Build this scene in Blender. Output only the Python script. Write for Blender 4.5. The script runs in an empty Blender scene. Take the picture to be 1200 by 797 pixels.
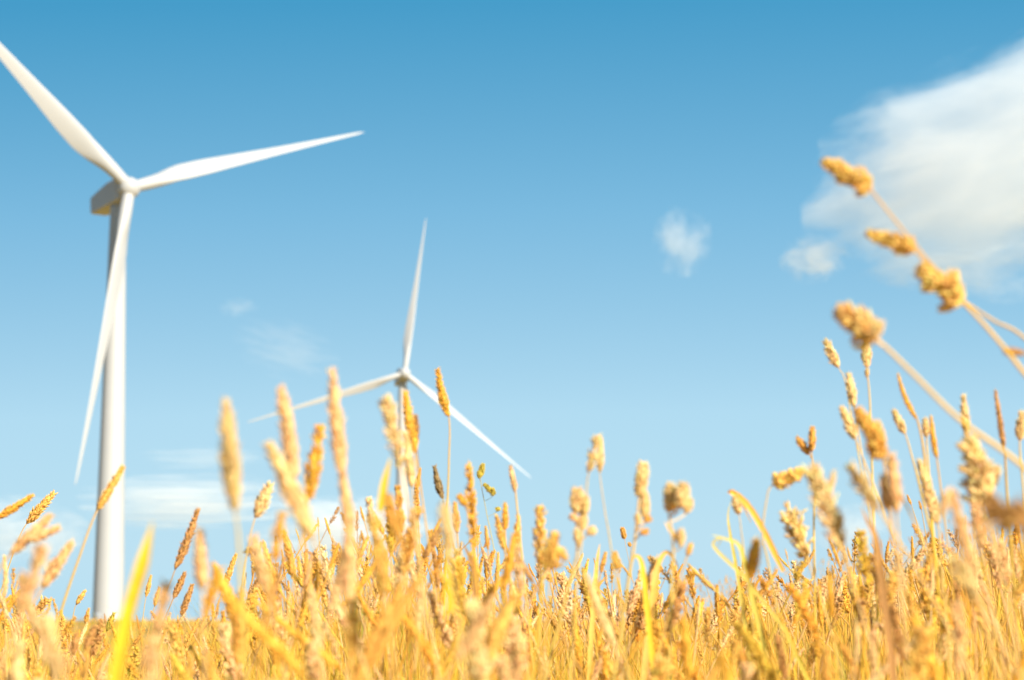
import bpy, math, random
import numpy as np

random.seed(7)
RNG = np.random.default_rng(11)
R = math.radians
scene = bpy.context.scene
COL = scene.collection

# ------------------------------------------------------------------ camera model
F = 2500.0                                   # focal length in photo pixels (1200 wide)
PITCH = math.atan((735 - 398.5) / F)
CAM = np.array([0.0, 0.0, 0.62])
CP, SP = math.cos(PITCH), math.sin(PITCH)


def ray(px, py):
    a, c = (px - 600) / F, (398.5 - py) / F
    return np.array([a, CP - c * SP, SP + c * CP])


def at(px, py, d):
    """point of the place seen at photo pixel (px, py), d metres away"""
    return CAM + ray(px, py) * d


def ground_z(x, y):
    x = np.asarray(x, float); y = np.asarray(y, float)
    mound = 1.2 * np.exp(-((x - 5.6) ** 2 / (2 * 2.8 ** 2) + (y - 13) ** 2 / (2 * 4.6 ** 2)))
    ridge = 1.05 * np.exp(-((y - 150 + 0.06 * x) ** 2) / (2 * 55.0 ** 2))
    far = -2.0 * np.clip((np.hypot(x, y) - 230) / 300, 0, 1) ** 2
    lump = 0.03 * np.sin(x * 1.7 + 0.6 * y) * np.sin(y * 1.1 - 0.4 * x)
    return mound + ridge + far + lump


# ------------------------------------------------------------------ mesh accumulation
def unit(v):
    n = np.linalg.norm(v, axis=-1, keepdims=True)
    return v / np.where(n < 1e-9, 1, n)


class Acc:
    def __init__(self):
        self.v, self.q, self.t, self.c, self.n = [], [], [], [], 0

    def add(self, v, quads=None, tris=None, tint=None):
        v = np.asarray(v, float).reshape(-1, 3)
        if quads is not None and len(quads):
            self.q.append(np.asarray(quads, np.int64).reshape(-1, 4) + self.n)
        if tris is not None and len(tris):
            self.t.append(np.asarray(tris, np.int64).reshape(-1, 3) + self.n)
        if tint is None:
            tint = (0.5, 0.5, 0.5)
        tint = np.asarray(tint, float)
        if tint.ndim == 1:
            tint = np.tile(tint, (len(v), 1))
        self.v.append(v); self.c.append(tint); self.n += len(v)

    def build(self, name, mat, parent=None, origin=None, smooth=True):
        V = np.concatenate(self.v); C = np.concatenate(self.c)
        if origin is not None:
            V = V - np.asarray(origin)
        q = np.concatenate(self.q) if self.q else np.zeros((0, 4), np.int64)
        t = np.concatenate(self.t) if self.t else np.zeros((0, 3), np.int64)
        me = bpy.data.meshes.new(name)
        me.vertices.add(len(V)); me.vertices.foreach_set('co', V.astype(np.float32).ravel())
        loops = np.concatenate([q.ravel(), t.ravel()]).astype(np.int32)
        me.loops.add(len(loops)); me.loops.foreach_set('vertex_index', loops)
        tot = np.concatenate([np.full(len(q), 4), np.full(len(t), 3)]).astype(np.int32)
        st = np.concatenate([[0], np.cumsum(tot)[:-1]]).astype(np.int32) if len(tot) else tot
        me.polygons.add(len(tot))
        me.polygons.foreach_set('loop_start', st)
        me.polygons.foreach_set('loop_total', tot)
        me.polygons.foreach_set('use_smooth', np.full(len(tot), smooth))
        me.update(calc_edges=True)
        a = me.attributes.new('tint', 'FLOAT_COLOR', 'POINT')
        a.data.foreach_set('color', np.concatenate([C, np.ones((len(C), 1))], 1).astype(np.float32).ravel())
        me.materials.append(mat)
        o = bpy.data.objects.new(name, me)
        COL.objects.link(o)
        if parent is not None:
            o.parent = parent
        elif origin is not None:
            o.location = origin
        return o


def tag(o, label=None, cat=None, group=None, kind=None):
    if label: o['label'] = label
    if cat: o['category'] = cat
    if group: o['group'] = group
    if kind: o['kind'] = kind
    return o


def empty(name, loc):
    o = bpy.data.objects.new(name, None)
    o.empty_display_size = 0.05
    o.location = loc
    COL.objects.link(o)
    return o


def tube(acc, pts, rad, n=6, tint=(.5, .5, .5), cap=True):
    pts = np.asarray(pts, float); k = len(pts)
    rad = np.broadcast_to(np.asarray(rad, float), (k,))
    tan = unit(np.gradient(pts, axis=0))
    ref = np.array([0.31, 0.9, 0.17])
    X = unit(np.cross(tan, ref)); Y = np.cross(tan, X)
    a = np.arange(n) * 2 * math.pi / n
    v = pts[:, None] + rad[:, None, None] * (np.cos(a)[None, :, None] * X[:, None] + np.sin(a)[None, :, None] * Y[:, None])
    i = np.arange(k - 1)[:, None] * n; j = np.arange(n)[None]; j2 = (j + 1) % n
    q = np.stack([i + j, i + j2, i + n + j2, i + n + j], -1).reshape(-1, 4)
    tint = np.asarray(tint, float)
    if tint.ndim == 2:
        tint = np.repeat(tint, n, axis=0)
    acc.add(v.reshape(-1, 3), quads=q, tint=tint)


# spikelet templates -------------------------------------------------
def make_template(sides, rings):
    v = [(0, 0, 0)]
    for z, r in rings:
        for s in range(sides):
            a = 2 * math.pi * s / sides
            v.append((r * math.cos(a), r * math.sin(a), z))
    v.append((0, 0, 1)); top = len(v) - 1
    q, t = [], []
    for s in range(sides):
        t.append((0, 1 + (s + 1) % sides, 1 + s))
        b = 1 + (len(rings) - 1) * sides
        t.append((b + s, b + (s + 1) % sides, top))
        for k in range(len(rings) - 1):
            a0, a1 = 1 + k * sides, 1 + (k + 1) * sides
            q.append((a0 + s, a0 + (s + 1) % sides, a1 + (s + 1) % sides, a1 + s))
    return np.array(v, float), np.array(q, int).reshape(-1, 4), np.array(t, int)


TPL_HI = make_template(5, [(.16, .34), (.42, .5), (.72, .3)])
TPL_LO = make_template(3, [(.4, .5)])


def spikelets(acc, P, D, L, W, tint, tpl):
    tv, tq, tt = tpl
    n = len(P); m = len(tv)
    D = unit(D)
    X = unit(np.cross(D, np.array([0.2, 0.35, 0.9]) + 0 * D)); Y = np.cross(D, X)
    v = (P[:, None] + tv[None, :, 0, None] * (W[:, None, None] * X[:, None]) + tv[None, :, 1, None] * (W[:, None, None] * Y[:, None])
         + tv[None, :, 2, None] * (L[:, None, None] * D[:, None]))
    off = np.arange(n)[:, None, None] * m
    q = (tq[None] + off).reshape(-1, 4) if len(tq) else None
    t = (tt[None] + off).reshape(-1, 3)
    c = np.repeat(np.asarray(tint).reshape(n, 3), m, axis=0)
    acc.add(v.reshape(-1, 3), quads=q, tris=t, tint=c)


def tints(base, n, rng, amp=.16):
    base = np.asarray(base, float)
    k = 1 + amp * rng.normal(size=(n, 1))
    h = rng.normal(size=(n, 3)) * np.array([.02, .03, .05])
    return np.clip(base * np.clip(k, .55, 1.4) * (1 + h * 1.6), .005, .9)


def frame_on(axis_pts, t):
    k = len(axis_pts) - 1
    f = np.clip(np.asarray(t) * k, 0, k - 1e-6); i = f.astype(int); w = (f - i)[:, None]
    p = axis_pts[i] * (1 - w) + axis_pts[i + 1] * w
    d = unit(axis_pts[i + 1] - axis_pts[i])
    X = unit(np.cross(d, np.array([0.1, 1.0, 0.05]) + 0 * d)); Y = np.cross(d, X)
    return p, d, X, Y


def bez2(a, m, b, n):
    t = np.linspace(0, 1, n)[:, None]
    return a * (1 - t) ** 2 + 2 * m * t * (1 - t) + b * t ** 2


def bez3(a, c1, c2, b, n):
    t = np.linspace(0, 1, n)[:, None]
    return a * (1 - t) ** 3 + 3 * c1 * t * (1 - t) ** 2 + 3 * c2 * t * t * (1 - t) + b * t ** 3


def head(acc, B, T, w, typ, base, rng, hi=True, bow=0.0):
    """one flower head from B (base) to T (tip), w metres thick"""
    B = np.asarray(B, float); T = np.asarray(T, float)
    L = np.linalg.norm(T - B); ax = (T - B) / L
    side = unit(np.cross(ax, np.array([0, 1.0, 0])))
    M = (B + T) / 2 + side * bow * L + np.array([0, rng.normal() * .03 * L, 0])
    A = bez2(B, M, T, 13)
    tpl = TPL_HI if hi else TPL_LO
    dens = 1.0 if hi else .5
    GA = 2.399963
    if typ == 'clump':
        n = int(np.clip(L / w * 130, 130, 460) * (1 if hi else .45))
        t = (np.arange(n) + rng.uniform(0, 1, n)) / n
        a = rng.uniform(0, 2 * math.pi, n)
        nl = int(np.clip(L / w * 2.3, 2, 7))
        ph, la = rng.uniform(-.15, .15), rng.uniform(0, 6.28, nl + 1)
        lt = np.clip(t * nl + ph, 0, nl - 1e-3); li = lt.astype(int); lf = lt - li
        prof = np.minimum(1, (t / .1 + .12) ** .6) * (1 - .8 * t ** 1.5)
        prof = prof * (.66 + .42 * np.sin(np.pi * lf) ** .8)
        side_gain = 1 + .45 * np.cos(a - la[li])
        r = w / 2 * prof * side_gain
        p, d, X, Y = frame_on(A, t * .95)
        rad = np.cos(a)[:, None] * X + np.sin(a)[:, None] * Y
        D = d * .9 + rad * .75 + rng.normal(size=(n, 3)) * .2
        sl = np.minimum(w * rng.uniform(.26, .42, n), w * prof * .6 + w * .1)
        sw = sl * rng.uniform(.24, .36, n)
        spikelets(acc, p + rad * (r * .7)[:, None], D, sl, sw, tints(base, n, rng, .2), tpl)
        inner = rng.uniform(0, 1, n) < .5
        spikelets(acc, (p + rad * (r * .3)[:, None])[inner], D[inner], sl[inner], sw[inner] * 1.5, tints(base, int(inner.sum()), rng), tpl)
        tt = np.linspace(0, 1, 13)
        tube(acc, A, w / 2 * .55 * np.clip(np.minimum(tt / .12 + .1, 1) * (1 - .85 * tt), 0, 1), 7, base)
        return
    if typ in ('spike', 'egg'):
        n = int(np.clip(L / w * (46 if typ == 'spike' else 80), 60, 340) * dens)
        t = (np.arange(n) + rng.uniform(0, 1, n)) / n
        lump = 1 + .07 * np.sin(t * 21 + rng.uniform(0, 6)) * rng.uniform(.3, 1) + .07 * np.sin(t * 8 + rng.uniform(0, 6))
        if typ == 'spike':
            prof = np.minimum(1, (t / .26 + .08) ** .75) * (1 - .9 * np.clip((t - .35) / .65, 0, 1) ** 1.5) * lump
        else:
            prof = np.sqrt(np.clip(1 - (2 * t * .96 - .92) ** 2, .05, 1)) * lump
        r = w / 2 * prof
        p, d, X, Y = frame_on(A, t * .93)
        a = np.arange(n) * GA + rng.normal(size=n) * .9
        rad = np.cos(a)[:, None] * X + np.sin(a)[:, None] * Y
        up, outw = (.95, .46) if typ == 'spike' else (.85, .62)
        D = d * up + rad * outw + rng.normal(size=(n, 3)) * .14
        sl = w * rng.uniform(.42, .8, n) if typ == 'spike' else w * rng.uniform(.32, .56, n)
        sw = w * rng.uniform(.09, .155, n)
        if not hi:
            sl *= 1.1; sw *= 1.5
        P = p + rad * (r * .74)[:, None]
        spikelets(acc, P, D, sl, sw, tints(base, n, rng), tpl)
        tt = np.linspace(0, 1, 13)
        cr = w / 2 * .74 * np.clip(np.minimum(tt / .15 + .1, 1) * np.minimum(1, (1 - tt) / .35 + .12), 0, 1)
        tube(acc, A, cr, 8, base)
        return
    if typ == 'plume':
        m = int(np.clip(L / w * 16, 26, 90) * (1 if hi else .55))
        per = 6 if hi else 3
        P, D, SL, SW, TN = [], [], [], [], []
        tb = np.sort(rng.uniform(0, .92, m))
        p, d, X, Y = frame_on(A, tb)
        lob = 1 + .3 * np.sin(tb * 14 + rng.uniform(0, 6))
        prof = np.minimum(1, tb / .14 + .25) * (1 - tb) ** .5 * 1.15 * lob
        for i in range(m):
            a = i * GA + rng.normal() * .4
            rd = math.cos(a) * X[i] + math.sin(a) * Y[i]
            reach = w / 2 * prof[i] * rng.uniform(.7, 1.15)
            bd = unit(d[i] * 1.5 + rd * .85)
            bl = reach / .5
            s = (np.arange(per) + .6) / per
            q = p[i] + bd * (s * bl)[:, None] * .8
            P.append(q + rng.normal(size=(per, 3)) * w * .03)
            D.append(bd + rd * .25 + rng.normal(size=(per, 3)) * .25)
            SL.append(w * rng.uniform(.24, .4, per)); SW.append(w * rng.uniform(.1, .16, per))
            TN.append(tints(np.asarray(base) * rng.uniform(.88, 1.1), per, rng))
        P = np.concatenate(P); D = np.concatenate(D); SL = np.concatenate(SL); SW = np.concatenate(SW)
        if not hi:
            SL *= 1.35; SW *= 1.6
        spikelets(acc, P, D, SL, SW, np.concatenate(TN), tpl)
        tube(acc, A, w * .2 * np.minimum(np.linspace(.2, 2, 13), 1) * np.linspace(1, .2, 13), 7, base)
        return
    raise ValueError(typ)


def leaf_strip(acc, pts, w, tint, fold=.28, twist=0.0, taper=.55):
    pts = np.asarray(pts, float); k = len(pts)
    s = np.linspace(0, 1, k)
    wid = w * np.clip(np.minimum(1, s / .1 + .55) * np.clip((1 - s) / taper, .03, 1) ** .75, .02, 1)
    tan = unit(np.gradient(pts, axis=0))
    X = unit(np.cross(tan, np.array([0.15, 1.0, 0.1]) + 0 * tan)); Y = np.cross(tan, X)
    c, sn = np.cos(twist * s)[:, None], np.sin(twist * s)[:, None]
    X2 = X * c + Y * sn; Y2 = -X * sn + Y * c
    h = wid[:, None] / 2
    v = np.stack([pts - X2 * h + Y2 * h * fold, pts, pts + X2 * h + Y2 * h * fold], 1).reshape(-1, 3)
    i = np.arange(k - 1)[:, None] * 3
    q = np.concatenate([np.stack([i + 0, i + 1, i + 4, i + 3], -1), np.stack([i + 1, i + 2, i + 5, i + 4], -1)]).reshape(-1, 4)
    tint = np.asarray(tint, float)
    if tint.ndim == 2:
        tint = np.repeat(tint, 3, axis=0)
    acc.add(v, quads=q, tint=tint)


# ------------------------------------------------------------------ materials
def new_mat(name):
    m = bpy.data.materials.new(name); m.use_nodes = True
    nt = m.node_tree; nt.nodes.clear()
    return m, nt, nt.nodes, nt.links


def grass_material(name, trans=.32, rough=.62, spec=.25, scale=900.0):
    m, nt, N, K = new_mat(name)
    out = N.new('ShaderNodeOutputMaterial')
    at_ = N.new('ShaderNodeAttribute'); at_.attribute_name = 'tint'
    tc = N.new('ShaderNodeTexCoord')
    nz = N.new('ShaderNodeTexNoise'); nz.inputs['Scale'].default_value = scale; nz.inputs['Detail'].default_value = 2
    mp = N.new('ShaderNodeMapRange'); mp.inputs['To Min'].default_value = .78; mp.inputs['To Max'].default_value = 1.2
    vm = N.new('ShaderNodeVectorMath'); vm.operation = 'SCALE'
    pb = N.new('ShaderNodeBsdfPrincipled'); pb.inputs['Roughness'].default_value = rough
    pb.inputs['Specular IOR Level'].default_value = spec
    tr = N.new('ShaderNodeBsdfTranslucent')
    mx = N.new('ShaderNodeMixShader'); mx.inputs[0].default_value = trans
    K.new(tc.outputs['Object'], nz.inputs['Vector'])
    K.new(nz.outputs['Fac'], mp.inputs['Value'])
    K.new(at_.outputs['Color'], vm.inputs[0]); K.new(mp.outputs['Result'], vm.inputs['Scale'])
    K.new(vm.outputs['Vector'], pb.inputs['Base Color']); K.new(vm.outputs['Vector'], tr.inputs['Color'])
    K.new(pb.outputs[0], mx.inputs[1]); K.new(tr.outputs[0], mx.inputs[2])
    K.new(mx.outputs[0], out.inputs['Surface'])
    return m


M_HEAD = grass_material('dry_seed_head', .1, .8, .1, 700)
M_STEM = grass_material('dry_grass_stem', .14, .55, .3, 300)


def white_paint():
    m, nt, N, K = new_mat('white_turbine_paint')
    out = N.new('ShaderNodeOutputMaterial'); pb = N.new('ShaderNodeBsdfPrincipled')
    tc = N.new('ShaderNodeTexCoord'); nz = N.new('ShaderNodeTexNoise')
    nz.inputs['Scale'].default_value = .35; nz.inputs['Detail'].default_value = 5
    mr = N.new('ShaderNodeMix'); mr.data_type = 'RGBA'
    mr.inputs['A'].default_value = (.46, .46, .455, 1); mr.inputs['B'].default_value = (.42, .42, .415, 1)
    K.new(tc.outputs['Object'], nz.inputs['Vector']); K.new(nz.outputs['Fac'], mr.inputs['Factor'])
    K.new(mr.outputs['Result'], pb.inputs['Base Color'])
    pb.inputs['Roughness'].default_value = .42
    K.new(pb.outputs[0], out.inputs['Surface'])
    return m


M_WHITE = white_paint()


def plain_mat(name, col, rough=.6):
    m, nt, N, K = new_mat(name)
    out = N.new('ShaderNodeOutputMaterial'); pb = N.new('ShaderNodeBsdfPrincipled')
    nz = N.new('ShaderNodeTexNoise'); nz.inputs['Scale'].default_value = 3
    mr = N.new('ShaderNodeMix'); mr.data_type = 'RGBA'
    mr.inputs['A'].default_value = (*[c * 1.15 for c in col], 1); mr.inputs['B'].default_value = (*[c * .85 for c in col], 1)
    K.new(nz.outputs['Fac'], mr.inputs['Factor']); K.new(mr.outputs['Result'], pb.inputs['Base Color'])
    pb.inputs['Roughness'].default_value = rough
    K.new(pb.outputs[0], out.inputs['Surface'])
    return m


def ground_material():
    m, nt, N, K = new_mat('dry_field_ground')
    out = N.new('ShaderNodeOutputMaterial'); pb = N.new('ShaderNodeBsdfPrincipled')
    tc = N.new('ShaderNodeTexCoord')
    n1 = N.new('ShaderNodeTexNoise'); n1.inputs['Scale'].default_value = .06; n1.inputs['Detail'].default_value = 6
    n2 = N.new('ShaderNodeTexNoise'); n2.inputs['Scale'].default_value = 9; n2.inputs['Detail'].default_value = 6
    r1 = N.new('ShaderNodeValToRGB'); e = r1.color_ramp.elements
    e[0].position = .35; e[0].color = (.40, .27, .045, 1); e[1].position = .68; e[1].color = (.46, .29, .10, 1)
    r2 = N.new('ShaderNodeMapRange'); r2.inputs['To Min'].default_value = .55; r2.inputs['To Max'].default_value = 1.4
    vm = N.new('ShaderNodeVectorMath'); vm.operation = 'SCALE'
    K.new(tc.outputs['Object'], n1.inputs['Vector']); K.new(tc.outputs['Object'], n2.inputs['Vector'])
    K.new(n1.outputs['Fac'], r1.inputs['Fac']); K.new(n2.outputs['Fac'], r2.inputs['Value'])
    K.new(r1.outputs['Color'], vm.inputs[0]); K.new(r2.outputs['Result'], vm.inputs['Scale'])
    K.new(vm.outputs['Vector'], pb.inputs['Base Color'])
    pb.inputs['Roughness'].default_value = .95; pb.inputs['Specular IOR Level'].default_value = .1
    bp = N.new('ShaderNodeBump'); bp.inputs['Strength'].default_value = .8; bp.inputs['Distance'].default_value = .08
    K.new(n2.outputs['Fac'], bp.inputs['Height']); K.new(bp.outputs['Normal'], pb.inputs['Normal'])
    K.new(pb.outputs[0], out.inputs['Surface'])
    return m


# ------------------------------------------------------------------ ground sheet
def build_ground():
    acc = Acc()
    nr, na = 150, 160
    rr = .25 * (4500 / .25) ** (np.arange(nr) / (nr - 1))
    aa = np.arange(na) * 2 * math.pi / na
    x = rr[:, None] * np.sin(aa)[None]; y = rr[:, None] * np.cos(aa)[None]
    v = np.stack([x, y, ground_z(x, y)], -1).reshape(-1, 3)
    v = np.concatenate([v, [[0, 0, float(ground_z(0, 0))]]])
    i = np.arange(nr - 1)[:, None] * na; j = np.arange(na)[None]; j2 = (j + 1) % na
    q = np.stack([i + j, i + na + j, i + na + j2, i + j2], -1).reshape(-1, 4)
    jj = np.arange(na)
    t = np.stack([np.full(na, nr * na), jj, (jj + 1) % na], -1)
    acc.add(v, quads=q, tris=t, tint=(.3, .2, .06))
    tag(acc.build('ground', ground_material()), kind='structure')


build_ground()

# ------------------------------------------------------------------ wind turbines
D1 = 75.0 / ray(152, 220)[2]
RADIUS = .1445 * D1
D2 = RADIUS / .0774


def loft(acc, rings, close_ends=True, tint=(.8, .8, .8)):
    rings = np.asarray(rings); k, n = rings.shape[:2]
    i = np.arange(k - 1)[:, None] * n; j = np.arange(n)[None]; j2 = (j + 1) % n
    q = np.stack([i + j, i + j2, i + n + j2, i + n + j], -1).reshape(-1, 4)
    v = rings.reshape(-1, 3); t = []
    if close_ends:
        v = np.concatenate([v, rings[0].mean(0)[None], rings[-1].mean(0)[None]])
        jj = np.arange(n)
        t = np.concatenate([np.stack([np.full(n, k * n), (jj + 1) % n, jj], -1),
                            np.stack([np.full(n, k * n + 1), (k - 1) * n + jj, (k - 1) * n + (jj + 1) % n], -1)])
    acc.add(v, quads=q, tris=t, tint=tint)


def airfoil(n=28):
    """closed unit section: chord along x from leading (0) to trailing (1), y thickness"""
    a = np.arange(n) * 2 * math.pi / n
    x = .5 * (1 + np.cos(a))
    th = .6 * (.2969 * np.sqrt(x) - .126 * x - .3516 * x ** 2 + .2843 * x ** 3 - .1036 * x ** 4) / .1
    y = np.where(a < math.pi, 1, -1) * th * .5 + .12 * x * (1 - x)
    return np.stack([x, y], -1), np.stack([.5 + .5 * np.cos(a), .5 * np.sin(a)], -1)


def build_turbine(hub, yaw, tilt, cone, roll, offs, label, chord):
    hub = np.asarray(hub)
    ax = np.array([math.sin(yaw) * math.cos(tilt), -math.cos(yaw) * math.cos(tilt), math.sin(tilt)])
    right = np.array([math.cos(yaw), math.sin(yaw), 0.0]); up = np.cross(ax, right)
    if up[2] < 0: up = -up
    flat = unit(np.array([ax[0], ax[1], 0.0]))
    tc = hub - flat * 4.1
    base = np.array([tc[0], tc[1], float(ground_z(tc[0], tc[1])) - .1])
    root = tag(empty('wind_turbine', base), label, 'wind turbine', 'white wind turbines')
    # tower: flanged steel sections, slight seam rings
    acc = Acc()
    top = hub[2] - 2.15 - base[2]
    zs, rs = [], []
    for s in np.linspace(0, 1, 60):
        zs.append(s * top); rs.append(2.7 * (1 - s) + 1.35 * s)
    a = np.arange(48) * 2 * math.pi / 48
    loft(acc, [np.stack([r * np.cos(a), r * np.sin(a), np.full(48, z)], -1) for z, r in zip(zs, rs)])
    tower = acc.build('tower', M_WHITE, root)
    # service door at the foot of the tower
    acc = Acc()
    da = np.linspace(-.24, .24, 7) - .6
    rings = []
    for z in np.linspace(1.2, 3.5, 6):
        rr = 2.7 + .05 - 1.35 * z / top
        ring = [(rr * math.sin(t), -rr * math.cos(t), z) for t in da] + [((rr - .12) * math.sin(t), -(rr - .12) * math.cos(t), z) for t in da[::-1]]
        rings.append(ring)
    loft(acc, rings)
    acc.build('door', plain_mat('grey_door_paint', (.42, .44, .45)), tower)
    # yaw bearing
    acc = Acc()
    loft(acc, [np.stack([r * np.cos(a), r * np.sin(a), np.full(48, z)], -1) for z, r in ((top - .25, 1.33), (top - .25, 1.62), (top + .3, 1.62), (top + .5, 1.5))])
    acc.build('yaw_bearing', M_WHITE, root)
    # nacelle: box with rounded edges, roof sloping down to the rear
    loc = lambda u, s, v: hub - base + ax * u + right * s + up * v
    acc = Acc(); rings = []
    #      u (along axis, + front), half width, top, bottom
    for u, hw, tz, bz in ((-1.25, 1.25, 1.35, -1.35), (-1.7, 1.62, 1.95, -1.8), (-2.4, 1.75, 2.15, -1.95), (-5.2, 1.8, 2.1, -2.05), (-8.2, 1.75, 1.65, -2.0),
                          (-11.4, 1.62, 1.2, -1.9), (-11.9, 1.5, 1.05, -1.78), (-12.1, 1.2, .8, -1.5)):
        ring = []
        for k in range(64):
            t = 2 * math.pi * (k + .5) / 64
            cx, sy = math.cos(t), math.sin(t)
            e = .14
            xx = math.copysign(abs(cx) ** e, cx) * hw
            yy = math.copysign(abs(sy) ** e, sy)
            ring.append(loc(u, xx, (tz + bz) / 2 + yy * (tz - bz) / 2))
        rings.append(ring)
    loft(acc, rings)
    nac = acc.build('nacelle', M_WHITE, root, smooth=False)
    acc = Acc()
    for s in (-.7, .7):
        tube(acc, [loc(-9.6, s, 1.3), loc(-9.6, s, 2.3)], .035, 6)
        tube(acc, [loc(-9.6, s - .22, 2.3), loc(-9.6, s + .22, 2.3)], .03, 6)
    acc.build('wind_sensor', M_WHITE, nac)
    # hub with rounded nose
    acc = Acc(); rings = []
    for u, r in ((-1.35, 1.3), (-1.2, 1.7), (-.4, 1.88), (.4, 1.82), (1.0, 1.5), (1.45, .95), (1.7, .5), (1.78, .12)):
        rings.append([loc(u, r * math.cos(t), r * math.sin(t)) for t in a])
    loft(acc, rings)
    acc.build('hub', M_WHITE, root)
    # blades
    sec, circ = airfoil()
    for k in range(3):
        ang = roll + k * 2 * math.pi / 3 + offs[k]
        rad = math.cos(ang) * right + math.sin(ang) * up
        trail = -math.sin(ang) * right + math.cos(ang) * up            # counter-clockwise seen from the front
        rings = []
        for s in np.concatenate([np.linspace(.0, .3, 22), np.linspace(.32, .96, 26), [.975, .988, .996, 1.0]]):
            r = 1.0 + s * (RADIUS - 1.0)
            x = r / RADIUS
            ch = chord * np.interp(x, [0, .045, .1, .16, .22, .3, .45, .6, .75, .9, .97, .99, 1.0], [2.05, 2.05, 2.45, 3.25, 3.7, 3.5, 2.55, 1.75, 1.15, .65, .45, .28, .08])
            tk = np.interp(x, [0, .05, .1, .16, .22, .3, .45, .7, 1.0], [1, 1, .76, .48, .36, .28, .22, .18, .15])
            bl = np.interp(x, [.045, .2], [0, 1]); bl = bl * bl * (3 - 2 * bl)
            tw = math.radians(np.interp(x, [0, .08, .22, .45, .7, 1], [18, 18, 13, 7, 4, 1]) + 19)
            shp = circ * (1 - bl) * np.array([1, 1.0]) + sec * np.array([1, tk]) * bl
            if bl < 1:
                shp[:, 1] *= 1.0
            pivot = .5 * (1 - bl) + .3 * bl
            cx = (shp[:, 0] - pivot) * ch; cy = shp[:, 1] * ch
            if bl == 0:
                cy = circ[:, 1] * ch
            c_dir = trail * math.cos(tw) - ax * math.sin(tw)
            n_dir = -ax * math.cos(tw) - trail * math.sin(tw)
            ctr = hub - base + rad * r * math.cos(cone) + ax * (math.sin(cone) * r * x)
            rings.append(ctr + cx[:, None] * c_dir + cy[:, None] * n_dir)
        acc = Acc(); loft(acc, rings)
        acc.build('rotor_blade', M_WHITE, root)
    return root


build_turbine(CAM + ray(152, 220) * D1, .6556, .1001, -.0197, .3204, (.0187, -.0179, -.0009),
              'tall white wind turbine close by, its tower rising from the bare stretch of field', 1)
build_turbine(CAM + ray(474.2, 437.3) * D2, .2044, .1001, -.0197, 1.4021, (.0220, -.0314, .0094),
              'smaller, more distant white wind turbine, tower half hidden behind golden grass', .8)


# ------------------------------------------------------------------ clouds (real volumes)
def cloud_mat(name, density, nscale, stretch, thr, soft, seed, aniso=-.1):
    m, nt, N, K = new_mat(name)
    out = N.new('ShaderNodeOutputMaterial')
    tc = N.new('ShaderNodeTexCoord')
    ln = N.new('ShaderNodeVectorMath'); ln.operation = 'LENGTH'
    K.new(tc.outputs['Object'], ln.inputs[0])
    mp = N.new('ShaderNodeMapping'); mp.inputs['Location'].default_value = (seed, seed * .7, seed * 1.3)
    mp.inputs['Scale'].default_value = stretch
    K.new(tc.outputs['Object'], mp.inputs['Vector'])
    nz = N.new('ShaderNodeTexNoise'); nz.inputs['Scale'].default_value = nscale; nz.inputs['Detail'].default_value = 8
    nz.inputs['Roughness'].default_value = .66; nz.inputs['Distortion'].default_value = .5
    K.new(mp.outputs['Vector'], nz.inputs['Vector'])
    # d = (1 - |p|)*soft + noise - thr
    a = N.new('ShaderNodeMath'); a.operation = 'MULTIPLY_ADD'; a.inputs[1].default_value = -soft; a.inputs[2].default_value = soft - thr
    K.new(ln.outputs['Value'], a.inputs[0])
    b = N.new('ShaderNodeMath'); b.operation = 'ADD'
    g = N.new('ShaderNodeMath'); g.operation = 'MULTIPLY_ADD'; g.inputs[1].default_value = 3.2; g.inputs[2].default_value = -1.1
    K.new(nz.outputs['Fac'], g.inputs[0])
    K.new(a.outputs[0], b.inputs[0]); K.new(g.outputs[0], b.inputs[1])
    c = N.new('ShaderNodeMapRange'); c.clamp = True; c.interpolation_type = 'SMOOTHSTEP'
    c.inputs['From Min'].default_value = 0; c.inputs['From Max'].default_value = .62
    c.inputs['To Min'].default_value = 0; c.inputs['To Max'].default_value = density
    K.new(b.outputs[0], c.inputs['Value'])
    vs = N.new('ShaderNodeVolumeScatter'); vs.inputs['Color'].default_value = (.90, .955, 1, 1)
    vs.inputs['Anisotropy'].default_value = aniso
    K.new(c.outputs['Result'], vs.inputs['Density'])
    K.new(vs.outputs[0], out.inputs['Volume'])
    return m


def ico_lumpy(sub, seed):
    import bmesh
    from mathutils import noise, Vector
    bm = bmesh.new(); bmesh.ops.create_icosphere(bm, subdivisions=sub, radius=1)
    for v in bm.verts:
        n = noise.fractal(v.co * 1.6 + Vector((seed, seed * 2, -seed)), .8, 2.2, 3)
        v.co *= 1 + .13 * max(-1, min(1, n))
    me = bpy.data.meshes.new('cloud'); bm.to_mesh(me); bm.free()
    for p in me.polygons: p.use_smooth = True
    return me


CLOUD_D = 1500.0


def cloud(px, py, wpx, hpx, label, density=.02, nscale=2.2, stretch=(1, 1, 1), thr=.55, soft=.75, seed=1.0, rot=0.0, depth=.6, dist=1.0):
    d = CLOUD_D * dist
    me = ico_lumpy(4, seed)
    o = bpy.data.objects.new('cloud', me); COL.objects.link(o)
    o.location = at(px, py, d)
    sx, sz = wpx / 2 / F * d, hpx / 2 / F * d
    o.scale = (sx, max(sx, sz) * depth, sz)
    o.rotation_euler = (0, rot, 0)
    me.materials.append(cloud_mat('cloud_vapour', density, nscale, stretch, thr, soft, seed))
    tag(o, label, 'cloud', 'clouds in the blue sky')
    return o


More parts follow.
